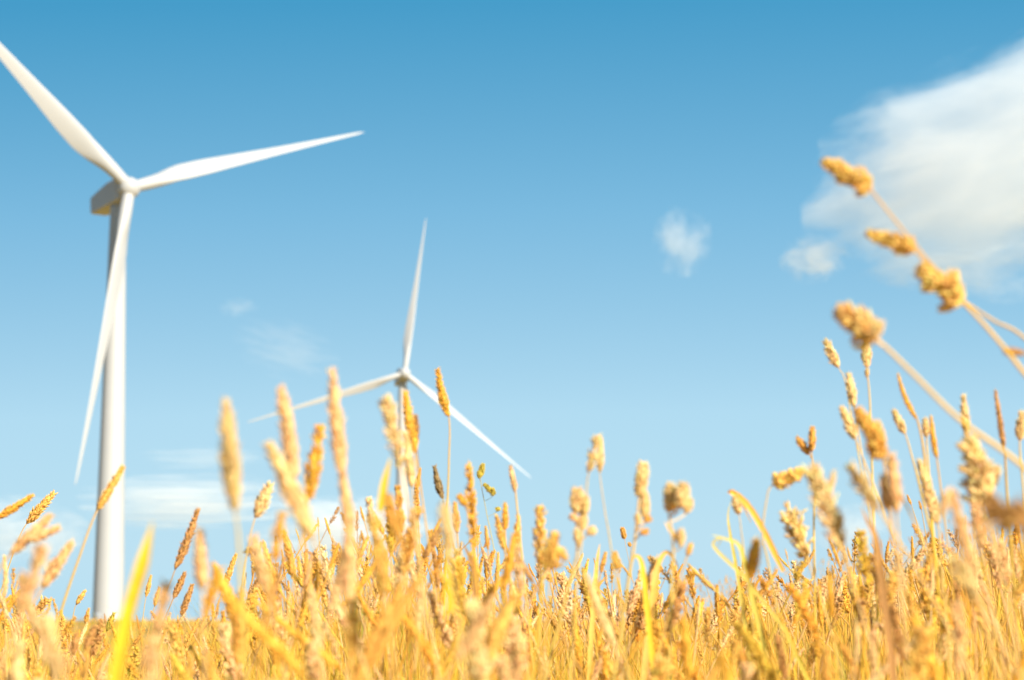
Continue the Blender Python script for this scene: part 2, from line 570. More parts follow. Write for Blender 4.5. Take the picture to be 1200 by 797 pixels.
cloud(1204, 180, 580, 275, 'largest cloud, broad soft white mass rising above the near drooping seed heads', .011, 2.4, (1, 1, 1.3), .48, 1.45, 3.1, R(-17), .5)
cloud(954, 303, 84, 60, 'small white puff just below the tip of the largest cloud', .03, 1.9, (1, 1, 1), .52, .8, 5.2, 0, .8)
cloud(799, 283, 74, 92, 'small upright wispy puff alone in the middle of the blue sky', .018, 1.8, (1, 1, 1), .55, .8, 8.4, 0, .8)
cloud(1120, 322, 230, 60, 'thin torn wisps trailing under the largest cloud', .012, 2.2, (1, 1, .7), .56, .7, 2.7, R(8), .5)
cloud(220, 588, 270, 74, 'pale streaked cloud low beside the tall tower, above the golden heads', .022, 1.9, (.7, 1, 3.2), .54, .75, 6.3, 0, .5)
cloud(240, 537, 160, 30, 'thin flat cloud streak hanging above the low streaked cloud', .010, 1.8, (.8, 1, 1.6), .54, .75, 4.4, 0, .5)
cloud(405, 618, 210, 80, 'low white cloud seen between the stalks below the smaller turbine', .034, 1.8, (.9, 1, 2.0), .46, .75, 9.1, 0, .5)
cloud(10, 622, 190, 84, 'hazy white cloud low behind the leaning stalks at the left border', .018, 1.6, (1, 1, 1.5), .48, .75, 7.7, 0, .5)
cloud(1000, 622, 90, 66, 'little white cloud peeping out behind the stalks on the bank', .02, 1.7, (1, 1, 1), .46, .75, 1.9, 0, .7)
cloud(280, 360, 48, 26, 'tiny faint wisp of cloud above the blade of the smaller turbine', .012, 1.6, (1, 1, 1), .52, .75, 2.2, 0, .7)
cloud(335, 408, 130, 74, 'faint streaky cloud over the left-pointing blade of the smaller turbine', .0075, 2.2, (.8, 1, 2.0), .56, .75, 5.9, R(14), .5)

# ------------------------------------------------------------------ grass
CREAM = (.96, .63, .28)
STRAW = (.93, .53, .13)
PEACH = (.95, .56, .25)
GOLD = (.92, .48, .07)
TAN = (.84, .45, .10)
BROWN = (.45, .23, .07)
RUST = (.62, .33, .11)
YELLOW = (.84, .54, .04)
YGREEN = (.62, .48, .08)
STEMC = (.72, .54, .16)


def stem_tints(n, top, rng):
    g = np.array((.78, .56, .04)) * rng.uniform(.75, 1.1)
    s = np.linspace(0, 1, n)[:, None] ** .8
    return g * (1 - s) + np.asarray(top) * .92 * s


def root_for(B, hd, rng, lean=.25):
    """where the stalk leaves the ground, given the base of its head and the head's direction"""
    hgt = max(.15, B[2] - float(ground_z(B[0], B[1])))
    x = B[0] - hd[0] * hgt * lean * 1.3 + rng.normal() * .015
    y = max(.55, B[1] + rng.normal() * .03)
    return np.array([x, y, float(ground_z(x, y)) - .01])


def stalk(heads, label, depth, tint=STRAW, group=None, via=(), stem_w=1.0, stem_tint=None, rng=None, bow=0.0, leaf=None, lean=.25, cat='grass stalk', name='grass_stalk', rootpx=None):
    """heads: list of (type, tipx, tipy, basex, basey, width_px[, tint]); via: photo points the stem passes on its way down"""
    rng = rng or RNG
    h0 = heads[0]
    B = at(h0[3], h0[4], depth); T = at(h0[1], h0[2], depth)
    hd = unit(T - B)
    hgt = 1.0
    pts = [B] + [at(a, b, depth) for a, b in via]
    last = pts[-1]
    if rootpx is not None:
        rt = at(rootpx, 735, depth); rt[2] = float(ground_z(rt[0], rt[1])) - .01
    else:
        rt = root_for(last, unit(pts[-2] - last) if len(pts) > 1 else hd, rng, lean)
    # stem curve from root up to head base
    if len(pts) == 1:
        ln = np.linalg.norm(B - rt)
        P = bez3(rt, rt + np.array([0, 0, .42 * ln]), B - hd * .34 * ln, B, 16)
    else:
        up = unit(pts[-2] - last)
        ln = np.linalg.norm(last - rt)
        low = bez3(rt, rt + np.array([0, 0, .45 * ln]), last - up * .4 * ln, last, 10)
        ctrl = pts[::-1]
        P = [low[:-1]]
        for i in range(len(ctrl) - 1):
            p0 = ctrl[i - 1] if i > 0 else low[-3]
            p1, p2 = ctrl[i], ctrl[i + 1]
            p3 = ctrl[i + 2] if i + 2 < len(ctrl) else T
            t = np.linspace(0, 1, 8)[:-1, None] if i < len(ctrl) - 2 else np.linspace(0, 1, 8)[:, None]
            P.append(.5 * (2 * p1 + (p2 - p0) * t + (2 * p0 - 5 * p1 + 4 * p2 - p3) * t * t + (3 * p1 - p0 - 3 * p2 + p3) * t ** 3))
        P = np.concatenate(P)
    root = tag(empty(name, rt), label, cat, group)
    acc = Acc()
    r0 = .00085 * stem_w
    tube(acc, P, r0 * np.linspace(1.5, .85, len(P)), 6, stem_tints(len(P), np.asarray(tint) * .8 + np.asarray(STEMC) * .2, rng) if stem_tint is None else np.asarray(stem_tint))
    acc.build('stem', M_STEM, root, origin=rt)
    for k, h in enumerate(heads):
        typ, tx, ty, bx, by, w = h[:6]
        tn = h[6] if len(h) > 6 else tint
        dd = depth + (rng.normal() * .012 if k else 0)
        b, t = at(bx, by, dd), at(tx, ty, dd)
        acc = Acc()
        head(acc, b, t, {'spike': .92, 'egg': .95}.get(typ, 1.0) * w / F * depth, typ, tn, rng, True, bow if k == 0 else 0)
        if k:                                    # branch from the stem to a side head
            j = int(np.argmin(np.linalg.norm(P - b, axis=1)))
            j = max(1, j - 1)
            tube(acc, bez2(P[j], (P[j] + b) / 2 + np.array([0, 0, -.002]), b, 6), r0 * .6, 5, np.asarray(tn) * .85)
        acc.build('seed_head', M_HEAD, root, origin=rt)
    if leaf:
        acc = Acc()
        lp = [at(a, b, depth) for a, b in leaf[0]]
        leaf_strip(acc, smooth_path(lp, 14), leaf[1] / F * depth, leaf[2] if len(leaf) > 2 else YELLOW, .3, rng.uniform(-.6, .6))
        acc.build('leaf', M_STEM, root, origin=rt)
    return root


def smooth_path(pts, n):
    pts = [np.asarray(p, float) for p in pts]
    if len(pts) == 2:
        return np.linspace(pts[0], pts[1], n)
    ext = [2 * pts[0] - pts[1]] + pts + [2 * pts[-1] - pts[-2]]
    out = []
    segs = len(pts) - 1
    for s in np.linspace(0, segs - 1e-6, n):
        i = int(s); t = s - i
        p0, p1, p2, p3 = ext[i:i + 4]
        out.append(.5 * (2 * p1 + (p2 - p0) * t + (2 * p0 - 5 * p1 + 4 * p2 - p3) * t * t + (3 * p1 - p0 - 3 * p2 + p3) * t ** 3))
    return np.array(out)


def blade(path, w, depth, tint, label, group='single grass leaves', twist=.5, taper=.55, fold=.3):
    """a leaf blade of its own; path from tip down, in photo points"""
    low = at(path[-1][0], path[-1][1], depth)
    x, y = low[0] + (at(path[-1][0], 0, depth)[0] - at(path[-2][0], 0, depth)[0]) * .3, low[1]
    rt = np.array([x, y, float(ground_z(x, y)) - .01])
    pts = [at(a, b, depth) for a, b in path[::-1]]
    up = unit(pts[1] - pts[0]); ln = np.linalg.norm(pts[0] - rt)
    low_part = bez3(rt, rt + np.array([0, 0, .45 * ln]), pts[0] - up * .35 * ln, pts[0], 11)[:-1]
    P = np.concatenate([low_part, smooth_path(pts, 16)])
    o_acc = Acc()
    leaf_strip(o_acc, P, w / F * depth, tints(tint, 26, RNG, .05), fold, twist, taper)
    o = o_acc.build('grass_leaf', M_STEM, None, origin=rt)
    return tag(o, label, 'grass leaf', group)


G = 'stalks of dry grass standing up from the field'
S = lambda *a: [('spike',) + a]
PL = lambda *a: [('plume',) + a]
CL = lambda *a: [('clump',) + a]

# ---- by the left border and the tall tower
stalk(S(40, 580, -4, 608, 9), 'golden seed head reaching in from the left border, topmost of its leaning bunch', 2.5, GOLD, G, via=[(-30, 640)])
stalk(S(64, 577, 31, 614, 11), 'crisp braided straw head leaning over the blurred pair beside the left border', 3.4, STRAW, G, via=[(17, 645), (2, 690)])
stalk([('spike', 61, 603, 12, 650, 14), ('spike', 70, 618, 31, 634, 12)], 'blurred forked stalk with two peach heads beside the left border', 1.75, PEACH, G, via=[(-12, 690)])
stalk(PL(51, 637, 22, 722, 24), 'large soft blurred peach plume in front of the left border bunch', 1.15, PEACH, G)
stalk(S(86, 634, 50, 690, 14), 'peach head leaning away from the large blurred plume near the left border', 1.8, PEACH, G, bow=.03)
stalk(S(145, 545, 114, 598, 10), 'single slim straw head leaning across the foot of the tall tower', 2.1, STRAW, G, via=[(94, 650), (66, 735)], stem_w=1.3)
stalk(S(100, 692, 89, 709, 6), 'tiny crisp head with a loose spikelet, left of the foot of the tall tower', 4.4, STRAW, G, via=[(85, 725)])
stalk(S(104, 713, 100, 731, 5.5), 'tiny short head touching the horizon left of the tall tower', 4.8, TAN, G)
stalk(S(177, 674, 171, 700, 5.2), 'tiny slim head on a thin stem, right of the bright yellow leaf', 4.4, STRAW, G, via=[(166, 735)])
stalk(S(187, 688, 181, 711, 5.5), 'tiny slim head just right of another, both right of the bright yellow leaf', 4.2, TAN, G)
stalk(S(134, 718, 125, 740, 7), 'small greenish head in front of the very foot of the tall tower', 3.4, YGREEN, G)
stalk(PL(55, 702, 35, 730, 14), 'small loose straw head in the hollow behind the large blurred plume', 2.8, STRAW, G)
stalk(S(25, 690, -4, 732, 8), 'slim golden head leaning in low at the left border', 2.6, GOLD, G)
stalk(S(13, 699, -14, 722, 7), 'short golden head cut off low by the left border', 2.6, GOLD, G)
stalk(PL(195, 682, 184, 745, 18), 'soft blurred peach plume standing right of the bright yellow leaf', 1.2, PEACH, G)
stalk(S(112, 733, 99, 762, 9), 'pinkish tan head below the horizon left of the tall tower', 2.2, RUST, G)
stalk(S(90, 742, 85, 768, 9), 'short upright rusty head beside the pinkish tan one under the horizon', 2.2, RUST, G)
stalk(PL(52, 728, 74, 800, 32), 'very large pale out of focus plume low near the left border', .95, CREAM, G)
stalk(PL(182, 752, 176, 810, 26), 'very blurred pale plume low, right of the base of the yellow leaf', .98, PEACH, G)
blade([(179, 612), (168, 660), (152, 715), (140, 775)], 16, 1.12, (.88, .54, .03), 'broad bright yellow leaf blade, strongly blurred, right of the tall tower', twist=0, taper=.2, fold=.45)

# ---- between the two turbines
stalk(S(264, 465, 276, 600, 22), 'fat pale yellow blurred head, the leftmost of the tall ones between the turbines', 1.15, (.72, .50, .20), G, via=[(279, 625), (283, 690)], bow=.01)
stalk(S(329, 451, 346, 562, 18), 'tall blurred peach head crossing the tip of the smaller turbine\'s left-pointing blade', 1.35, PEACH, G)
stalk(S(313, 517, 366, 632, 22), 'thick blurred peach head slanting across the foot of a taller one', 1.25, CREAM, G, bow=-.02)
stalk(PL(376, 497, 360, 592, 20), 'golden pointed plume standing between two taller peach heads', 1.6, GOLD, G)
stalk([('spike', 389, 429, 402, 560, 17), ('spike', 400, 545, 412, 632, 14)], 'tallest blurred peach stalk, crossing the middle of the smaller turbine\'s left-pointing blade', 1.4, PEACH, G, bow=.02)
stalk(S(317, 567, 299, 607, 15), 'pale cream knobbly head leaning right, in front of open sky and cloud', 2.2, CREAM, G, via=[(290, 645), (284, 690)])
stalk(S(233, 594, 205, 668, 10), 'long slim orange head leaning right below the pale cloud streak', 2.6, RUST, G, bow=-.03)
stalk(S(234, 619, 237, 692, 16), 'blurred pinkish head standing right of the long slim orange one', 1.3, PEACH, G)
stalk(PL(331, 600, 321, 662, 16), 'orange pointed plume below the slanting thick peach head', 1.22, GOLD, G)
stalk(S(297, 628, 313, 695, 17), 'blurred peach head leaning left below the pale cream knobbly head', 1.4, PEACH, G)
stalk(S(277, 648, 261, 692, 7.5), 'crisp slim head leaning right over the blurred stems of the fat yellow head', 3.2, STRAW, G)
stalk(S(337, 634, 346, 680, 7.5), 'crisp slim straw head leaning left under the orange pointed plume', 3.0, STRAW, G)
stalk(S(349, 652, 355, 690, 7), 'small straw head right behind the crisp slim one, leaning left too', 3.1, STRAW, G)
stalk(S(359, 648, 358, 690, 7), 'small upright straw head between slimmer ones left of the tallest stalk', 3.1, GOLD, G)
stalk(PL(258, 664, 240, 722, 16), 'blurred golden plume low between the pinkish head and the fat yellow stem', 1.4, GOLD, G)
stalk(S(217, 671, 203, 702, 8), 'short rusty head under the long slim orange one', 3.0, RUST, G)
stalk(S(226, 684, 212, 722, 8), 'second short rusty head low right of the tower, above the horizon line', 2.9, RUST, G)
stalk(CL(267, 705, 271, 726, 9), 'small pale bud-like head near the horizon below the fat yellow head', 2.4, CREAM, G)
stalk(CL(300, 688, 284, 742, 17), 'knobbly golden head at the horizon between two blurred peach stems', 2.7, STRAW, G)
stalk(S(393, 655, 383, 684, 7), 'little straw head leaning right, close left of the tallest stalk\'s stem', 2.9, STRAW, G)
stalk(S(409, 618, 408, 705, 18), 'wide blurred peach head directly under the tallest stalk', 1.3, PEACH, G)

# ---- in front of and beside the smaller turbine
stalk(PL(452, 463, 470, 548, 22), 'pale blurred plume just left of the smaller turbine\'s tower', 1.45, CREAM, G, leaf=([(446, 600), (451, 565), (458, 535)], 9, YELLOW))
stalk([('spike', 475, 457, 487, 532, 12), ('egg', 487, 485, 488, 520, 7, BROWN)], 'golden head with a dark brown right flank, in front of the smaller turbine\'s tower', 2.0, GOLD, G, bow=.04)
stalk(S(513, 431, 526, 489, 10), 'highest crisp golden head, hanging over the smaller turbine\'s right-pointing blade', 2.3, GOLD, G, via=[(526, 540), (524, 600)], bow=.07)
stalk(S(475, 505, 483, 572, 12), 'pale head half behind the golden one at the smaller tower', 1.8, CREAM, G)
stalk(S(509, 545, 519, 585, 8), 'short head with a dark grey tip, right of the smaller tower', 2.6, (.36, .24, .10), G, bow=.05)
stalk([('plume', 549, 539, 556, 645, 14), ('egg', 537, 580, 547, 593, 8)], 'long ragged golden plume with one side spikelet, beside the tiny hanging oat-like heads', 2.0, GOLD, G)
stalk([('egg', 566, 543, 563, 560, 6.5, YGREEN), ('egg', 561, 552, 562, 561, 5, YGREEN), ('clump', 566, 567, 581, 579, 8, YGREEN), ('egg', 581, 597, 587, 596, 5, YGREEN)],
      'wiry stalk bearing three tiny separate greenish tufts against the sky', 2.7, YGREEN, G, via=[(570, 600), (580, 650)], stem_w=.5)
stalk(PL(519, 586, 528, 660, 20), 'very blurred pale plume with a yellow foot right of the smaller tower', 1.15, CREAM, G, leaf=([(529, 720), (527, 680), (524, 640)], 10, YELLOW))
stalk(S(598, 545, 604, 577, 7), 'short slim peach head standing above the crowd below the smaller turbine\'s right blade', 2.2, PEACH, G, via=[(606, 595)])
stalk(S(533, 588, 536, 625, 8), 'small tan head close left of the long ragged plume', 2.3, TAN, G)
stalk(S(569, 616, 572, 645, 5), 'thin low tan head under the tiny greenish tufts', 2.5, TAN, G)
stalk(S(592, 589, 592, 622, 8), 'middle head of a tight trio below the smaller turbine\'s right-pointing tip', 2.2, GOLD, G)
stalk(S(582, 603, 591, 645, 9), 'left-leaning head of the tight trio below the right-pointing tip', 2.2, STRAW, G)
stalk(S(607, 604, 605, 652, 9), 'straight head of the tight trio, nearest the right-pointing tip', 2.2, STRAW, G)
stalk(PL(466, 568, 471, 625, 11), 'ragged tan plume standing before the smaller turbine\'s tower', 2.2, TAN, G)
stalk(S(493, 548, 487, 578, 5), 'thin dark-tipped head behind the golden one at the smaller tower', 2.8, TAN, G, via=[(488, 600)])
stalk(CL(487, 560, 490, 605, 8), 'sparse brown-flecked head right against the smaller tower', 2.7, TAN, G)
stalk(S(432, 628, 419, 668, 7), 'small straw head bending right, left of the smaller tower', 2.6, STRAW, G, bow=.1)
stalk(PL(455, 580, 468, 640, 18), 'blurred brown plume under the pale one left of the smaller tower', 1.35, TAN, G)
stalk(PL(438, 606, 452, 700, 20), 'wide blurred straw plume low left of the smaller tower', 1.2, STRAW, G)
blade([(541, 634), (549, 650), (556, 668), (558, 700)], 8, 2.1, BROWN, 'short dark brown leaf leaning under the long ragged plume', twist=.2)
stalk(S(516, 618, 497, 655, 9), 'rusty head leaning right beneath the very blurred pale plume', 2.2, RUST, G)
stalk(S(508, 644, 514, 690, 6), 'dark thin rusty head hanging low right of the smaller tower', 2.4, RUST, G)
stalk(S(445, 640, 447, 700, 10), 'tan head half lost in stalks left of the smaller tower', 2.3, TAN, G)

# ---- middle of the field
stalk(PL(700, 511, 690, 554, 16), 'pale flat-topped plume, tallest one right of the smaller turbine', 1.75, CREAM, G, via=[(686, 590)], stem_w=.7)
stalk(S(704, 514, 703, 554, 9), 'slim pale head close behind the flat-topped plume on a hair-thin stem', 1.9, CREAM, G, via=[(709, 600), (717, 650)], stem_w=.6)
stalk([('egg', 677, 572, 675, 602, 15), ('egg', 686, 580, 686, 602, 9), ('egg', 684, 598, 682, 622, 11), ('egg', 668, 604, 678, 610, 8, PEACH), ('egg', 697, 620, 688, 626, 10), ('egg', 676, 620, 678, 640, 9)],
      'cream cluster head with round side lobes under the flat-topped plume', 1.8, CREAM, G, via=[(676, 650), (668, 680)], stem_w=1.2)
stalk([('egg', 754, 541, 749, 583, 14), ('egg', 755, 576, 756, 608, 11), ('egg', 747, 603, 748, 615, 8), ('egg', 762, 606, 756, 612, 8, TAN), ('egg', 760, 622, 750, 625, 7, TAN)],
      'two cream heads one above another on a thick yellow stem, alone in the sky', 1.8, CREAM, G, via=[(743, 640), (735, 690)], stem_w=1.3)
stalk([('egg', 786, 566, 784, 601, 14), ('egg', 801, 566, 797, 596, 15), ('egg', 808, 583, 804, 602, 11), ('egg', 798, 620, 798, 641, 9), ('egg', 789, 590, 792, 598, 6, TAN)],
      'cluster of rounded cream heads side by side on paired stems', 1.65, CREAM, G, via=[(789, 640), (787, 690)], stem_w=1.2, leaf=([(800, 640), (788, 624), (779, 611)], 6, STRAW))
stalk(PL(633, 592, 633, 664, 16), 'tapering straw plume standing highest between the trio and the cream cluster', 1.9, STRAW, G)
stalk(CL(650, 622, 646, 668, 20), 'round lumpy straw head right of the tapering plume', 1.6, STRAW, G)
stalk(S(663, 655, 652, 640, 11), 'drooping straw head bowed over beside the round lumpy one', 1.6, STRAW, G, via=[(640, 640), (636, 680)])
stalk([('egg', 729, 618, 732, 632, 6, TAN), ('egg', 737, 636, 739, 641, 4, TAN)], 'tiny brown spikelets on a hair-thin stalk left of the stacked cream heads', 2.9, TAN, G, stem_w=.45)
blade([(703, 637), (700, 655), (697, 690)], 6, 2.3, STRAW, 'short upright straw leaf between the cream clusters')
stalk(S(710, 647, 704, 672, 6), 'small greyish head leaning right between the cream clusters', 2.4, TAN, G)
stalk(CL(720, 646, 723, 668, 11), 'small straw bud head below the hair-thin stems in mid field', 2.0, STRAW, G)
stalk(S(810, 637, 805, 652, 7), 'little straw head hanging under the cluster of rounded cream heads', 1.8, STRAW, G)
blade([(797, 672), (790, 655), (780, 647), (770, 665), (765, 700)], 8, 2.0, STRAW, 'arched straw leaf bent over below the rounded cream cluster')
blade([(738, 668), (744, 652), (752, 660), (757, 700)], 7, 1.9, YELLOW, 'yellow folded leaf right of the thick yellow stem')

# ---- foot of the bank
stalk([('egg', 861, 581, 866, 603, 10, CREAM)], 'cream bud head with a folded yellow leaf draped over it', 2.0, CREAM, G, via=[(869, 625), (874, 665)], stem_w=.6,
      leaf=([(918, 670), (893, 618), (872, 587), (854, 575), (868, 586), (880, 613)], 7, GOLD))
blade([(856, 588), (853, 605), (856, 628), (862, 660)], 4, 2.2, YGREEN, 'thin upright green leaf left of the cream bud head')
blade([(834, 627), (848, 631), (866, 639), (874, 668)], 6, 1.8, YGREEN, 'yellow-green leaf bent level at the foot of the bank')
blade([(838, 646), (846, 630), (836, 640), (868, 672)], 4, 1.85, YGREEN, 'green leaf crossing under the level bent one at the foot of the bank')
stalk([('clump', 942, 550, 906, 568, 20, STRAW), ('egg', 938, 562, 922, 556, 8, BROWN)], 'nodding knobbly head bowed right on an arched wiry stem', 1.9, CREAM, G, via=[(898, 588), (894, 630), (902, 670)], stem_w=.8)
stalk(S(887, 632, 878, 678, 15), 'fat orange blunt head low at the foot of the bank', 1.5, GOLD, G)
stalk([('spike', 952, 500, 951, 530, 9), ('spike', 934, 513, 949, 533, 9)], 'two-pronged brown-footed head standing alone above the bank', 2.2, TAN, G, via=[(954, 560), (954, 640)])
stalk([('plume', 949, 543, 985, 645, 27), ('spike', 978, 552, 970, 580, 8), ('plume', 962, 560, 990, 640, 16)], 'broad pale ragged head leaning left, lower than the two-pronged one', 1.45, CREAM, G)
stalk(PL(923, 594, 946, 655, 28), 'loose open cream plume left of the broad pale ragged head', 1.9, (.92, .60, .22), G)

# ---- on and above the bank
stalk(S(967, 399, 983, 431, 12), 'pale head furthest left of the high ones above the bank, leaning left', 2.2, CREAM, G, via=[(990, 446), (1000, 500)], stem_w=.6)
stalk([('spike', 1014, 398, 1016, 432, 12), ('egg', 1016, 432, 1016, 442, 5)], 'pale upright head directly under the large golden-brown seed cluster', 2.2, CREAM, G, via=[(1019, 465), (1021, 520)])
stalk(S(994, 437, 1001, 478, 10), 'slim pale head above the brown shaded clump on the bank', 2.1, CREAM, G)
stalk(S(986, 477, 1003, 516, 12), 'pale head leaning left beside the brown shaded clump', 2.0, CREAM, G)
stalk(CL(1004, 476, 1036, 538, 24), 'brown shaded clump head leaning left above the bank', 1.5, TAN, G)
stalk(S(1029, 494, 1034, 530, 12), 'short peach head joined to the right of the brown shaded clump', 1.7, PEACH, G)
stalk(S(1052, 436, 1075, 492, 6), 'narrow golden curved spike arching left above the bank', 2.0, GOLD, G, via=[(1084, 540), (1090, 600)], bow=.1, stem_w=1.3)
stalk(S(1047, 481, 1061, 509, 10), 'short pale head leaning left under the narrow golden curved spike', 2.1, CREAM, G, via=[(1070, 540), (1080, 580)])
stalk(S(1084, 490, 1086, 513, 9), 'short pale upright head just right of the curved spike\'s stem', 2.1, CREAM, G, via=[(1088, 545)])
stalk(S(1091, 486, 1098, 538, 6.5), 'narrow golden spike standing left of the long crossing stem', 2.0, GOLD, G, bow=.05)
stalk(S(1129, 462, 1133, 514, 10), 'pale upright spike crossing the long diagonal stem', 2.0, CREAM, G)
stalk([('clump', 1135, 510, 1155, 592, 36), ('egg', 1168, 546, 1158, 575, 14), ('egg', 1122, 520, 1132, 528, 7), ('egg', 1124, 548, 1136, 552, 8)], 'cauliflower-like cream clump head under the long diagonal stem', 1.55, CREAM, G)
stalk(S(1166, 455, 1177, 527, 7), 'narrow brown spike near the right border crossing the diagonal stem\'s lower end', 2.0, RUST, G, via=[(1181, 590)], stem_w=1.3)
stalk(S(1198, 483, 1195, 517, 12), 'pale head cut by the right border', 2.0, CREAM, G, via=[(1198, 560)])
stalk(PL(996, 545, 1032, 600, 20), 'pale blurred head leaning left at the crest of the bank', 1.35, CREAM, G)
stalk([('spike', 1044, 531, 1050, 602, 16), ('spike', 1034, 556, 1040, 600, 11)], 'blurred peach twin head on the bank below the brown shaded clump', 1.4, PEACH, G)
stalk(S(1077, 537, 1099, 615, 14), 'long crisp braided cream head leaning left on the bank', 1.9, CREAM, G, via=[(1102, 650)])
stalk([('plume', 1114, 569, 1138, 662, 18), ('spike', 1103, 605, 1112, 572, 12)], 'pale head bent double, its fold uppermost, on the bank', 1.2, PEACH, G)
stalk(PL(1162, 598, 1222, 618, 46), 'big blurred brown plume lying level across the right border', .92, BROWN, G, via=[(1260, 660)])
blade([(1009, 593), (1016, 610), (1026, 630), (1032, 670)], 9, 1.6, BROWN, 'dark brown pointed leaf at the crest of the bank')
stalk(S(1063, 580, 1068, 592, 3.2), 'hair-thin far stalk on the crest, left one of two against the sky', 5.0, TAN, G, via=[(1082, 640)], stem_w=1.2)
stalk(S(1077, 587, 1080, 598, 3.2), 'hair-thin far stalk on the crest, right one of two against the sky', 5.0, TAN, G, via=[(1088, 645)], stem_w=1.2)
stalk(PL(1142, 588, 1152, 645, 18), 'pale blurred plume between the bent double head and the big brown one', 1.5, PEACH, G)
stalk(PL(1118, 655, 1148, 706, 22), 'pale egg-shaped blurred head low on the bank', 1.1, CREAM, G)
# near drooping cocksfoot entering from the right border
stalk([('clump', 1076, 311, 1129, 355, 36, (.96, .56, .16)), ('clump', 963, 187, 1021, 223, 27, (.94, .54, .14)), ('clump', 1014, 272, 1073, 294, 22, (.94, .54, .14))],
      'highest arching stem with three fat orange seed clusters, crossing the largest cloud', 1.38, GOLD, G,
      via=[(1172, 402), (1205, 443), (1270, 520), (1330, 650)], stem_w=1.5, stem_tint=(.84, .50, .08))
stalk([('clump', 980, 361, 1029, 399, 38, (.92, .54, .18)), ('egg', 1031, 376, 1024, 396, 14, CREAM)], 'single large golden-brown seed cluster on a long diagonal stem from the right border', 1.3, GOLD, G,
      via=[(1070, 438), (1125, 492), (1200, 548), (1290, 640)], stem_w=1.4, stem_tint=(.84, .52, .10))
stalk([('egg', 1176, 411, 1200, 414, 9, RUST)], 'bare arching stem with one small rusty bud near the right border', 1.4, GOLD, G, via=[(1260, 430), (1330, 560)], stem_w=1.4, stem_tint=(.62, .36, .09))

stalk([('egg', 1104, 334, 1128, 352, 10, TAN)], 'thin bare stem crossing behind the highest arching stem beside its lowest cluster', 1.5, TAN, G, via=[(1165, 376), (1205, 400), (1300, 500)], stem_w=1.2, stem_tint=(.70, .44, .14))

# ---- further single stalks of the crowd, built one by one -----------------------------
TOP = [(0, 702), (60, 742), (95, 766), (228, 764), (272, 706), (330, 662), (400, 640), (470, 634), (520, 656), (560, 662), (620, 688), (690, 698),
       (760, 698), (830, 712), (880, 702), (940, 688), (1000, 670), (1100, 658), (1200, 648)]
TX, TY = zip(*TOP)


def contour(px):
    return np.interp(px, TX, TY)


ZONES = [(0, 110, 'one of the blurred stalks crowding the bottom edge near the left border', 'crowd near the left border'),
         (110, 250, 'one of the blurred stalks crowding the bottom edge below the tall tower', 'crowd below the tall tower'),
         (250, 430, 'one of the stalks crowded thickly between the two turbines near the bottom edge', 'crowd between the turbines'),
         (430, 560, 'one of the stalks crowded at the hidden foot of the smaller tower', 'crowd at the smaller tower'),
         (560, 720, 'one of the golden stalks massed right of the smaller turbine along the bottom', 'crowd right of the smaller turbine'),
         (720, 880, 'one of the golden stalks massed below the rounded cream heads', 'crowd below the cream heads'),
         (880, 1040, 'one of the stalks massed at the foot of the grassy bank', 'crowd at the foot of the bank'),
         (1040, 1201, 'one of the stalks massed on the near side of the bank by the right border', 'crowd on the bank')]
PALE = [CREAM, STRAW, PEACH, GOLD, GOLD, TAN, PEACH, RUST, (.88, .41, .06), (.82, .52, .08)]
rg = np.random.default_rng(5)
N_CROWD = 176
for i in range(N_CROWD):
    px = (i + rg.uniform(0, 1)) / N_CROWD * 1200
    near = rg.uniform() < .15
    d = rg.uniform(1.15, 1.5) if near else rg.uniform(1.5, 3.0)
    off = rg.uniform(30, 100) if near else (rg.uniform(-60, 0) if rg.uniform() < .4 else rg.uniform(-5, 75))
    if 60 < px < 262 and off < 12: off = rg.uniform(12, 60)
    ty = contour(px) + off
    ln = rg.uniform(.035, .065) / d * F * (1.1 if near else 1)
    lean = rg.normal() * .38 - .06 + (.25 if px < 260 else 0)
    typ = rg.choice(['spike', 'plume', 'plume', 'spike', 'plume', 'spike'])
    wd = ln * {'spike': rg.uniform(.11, .17), 'plume': rg.uniform(.18, .28), 'clump': rg.uniform(.24, .34)}[typ]
    zone = next(z for z in ZONES if z[0] <= px < z[1])
    stalk([(typ, px + lean * ln, ty, px, ty + ln, wd)], zone[2], d, PALE[rg.integers(7 if near else len(PALE))], zone[3], rng=rg, bow=rg.normal() * .05, stem_w=rg.uniform(.7, 1.3))

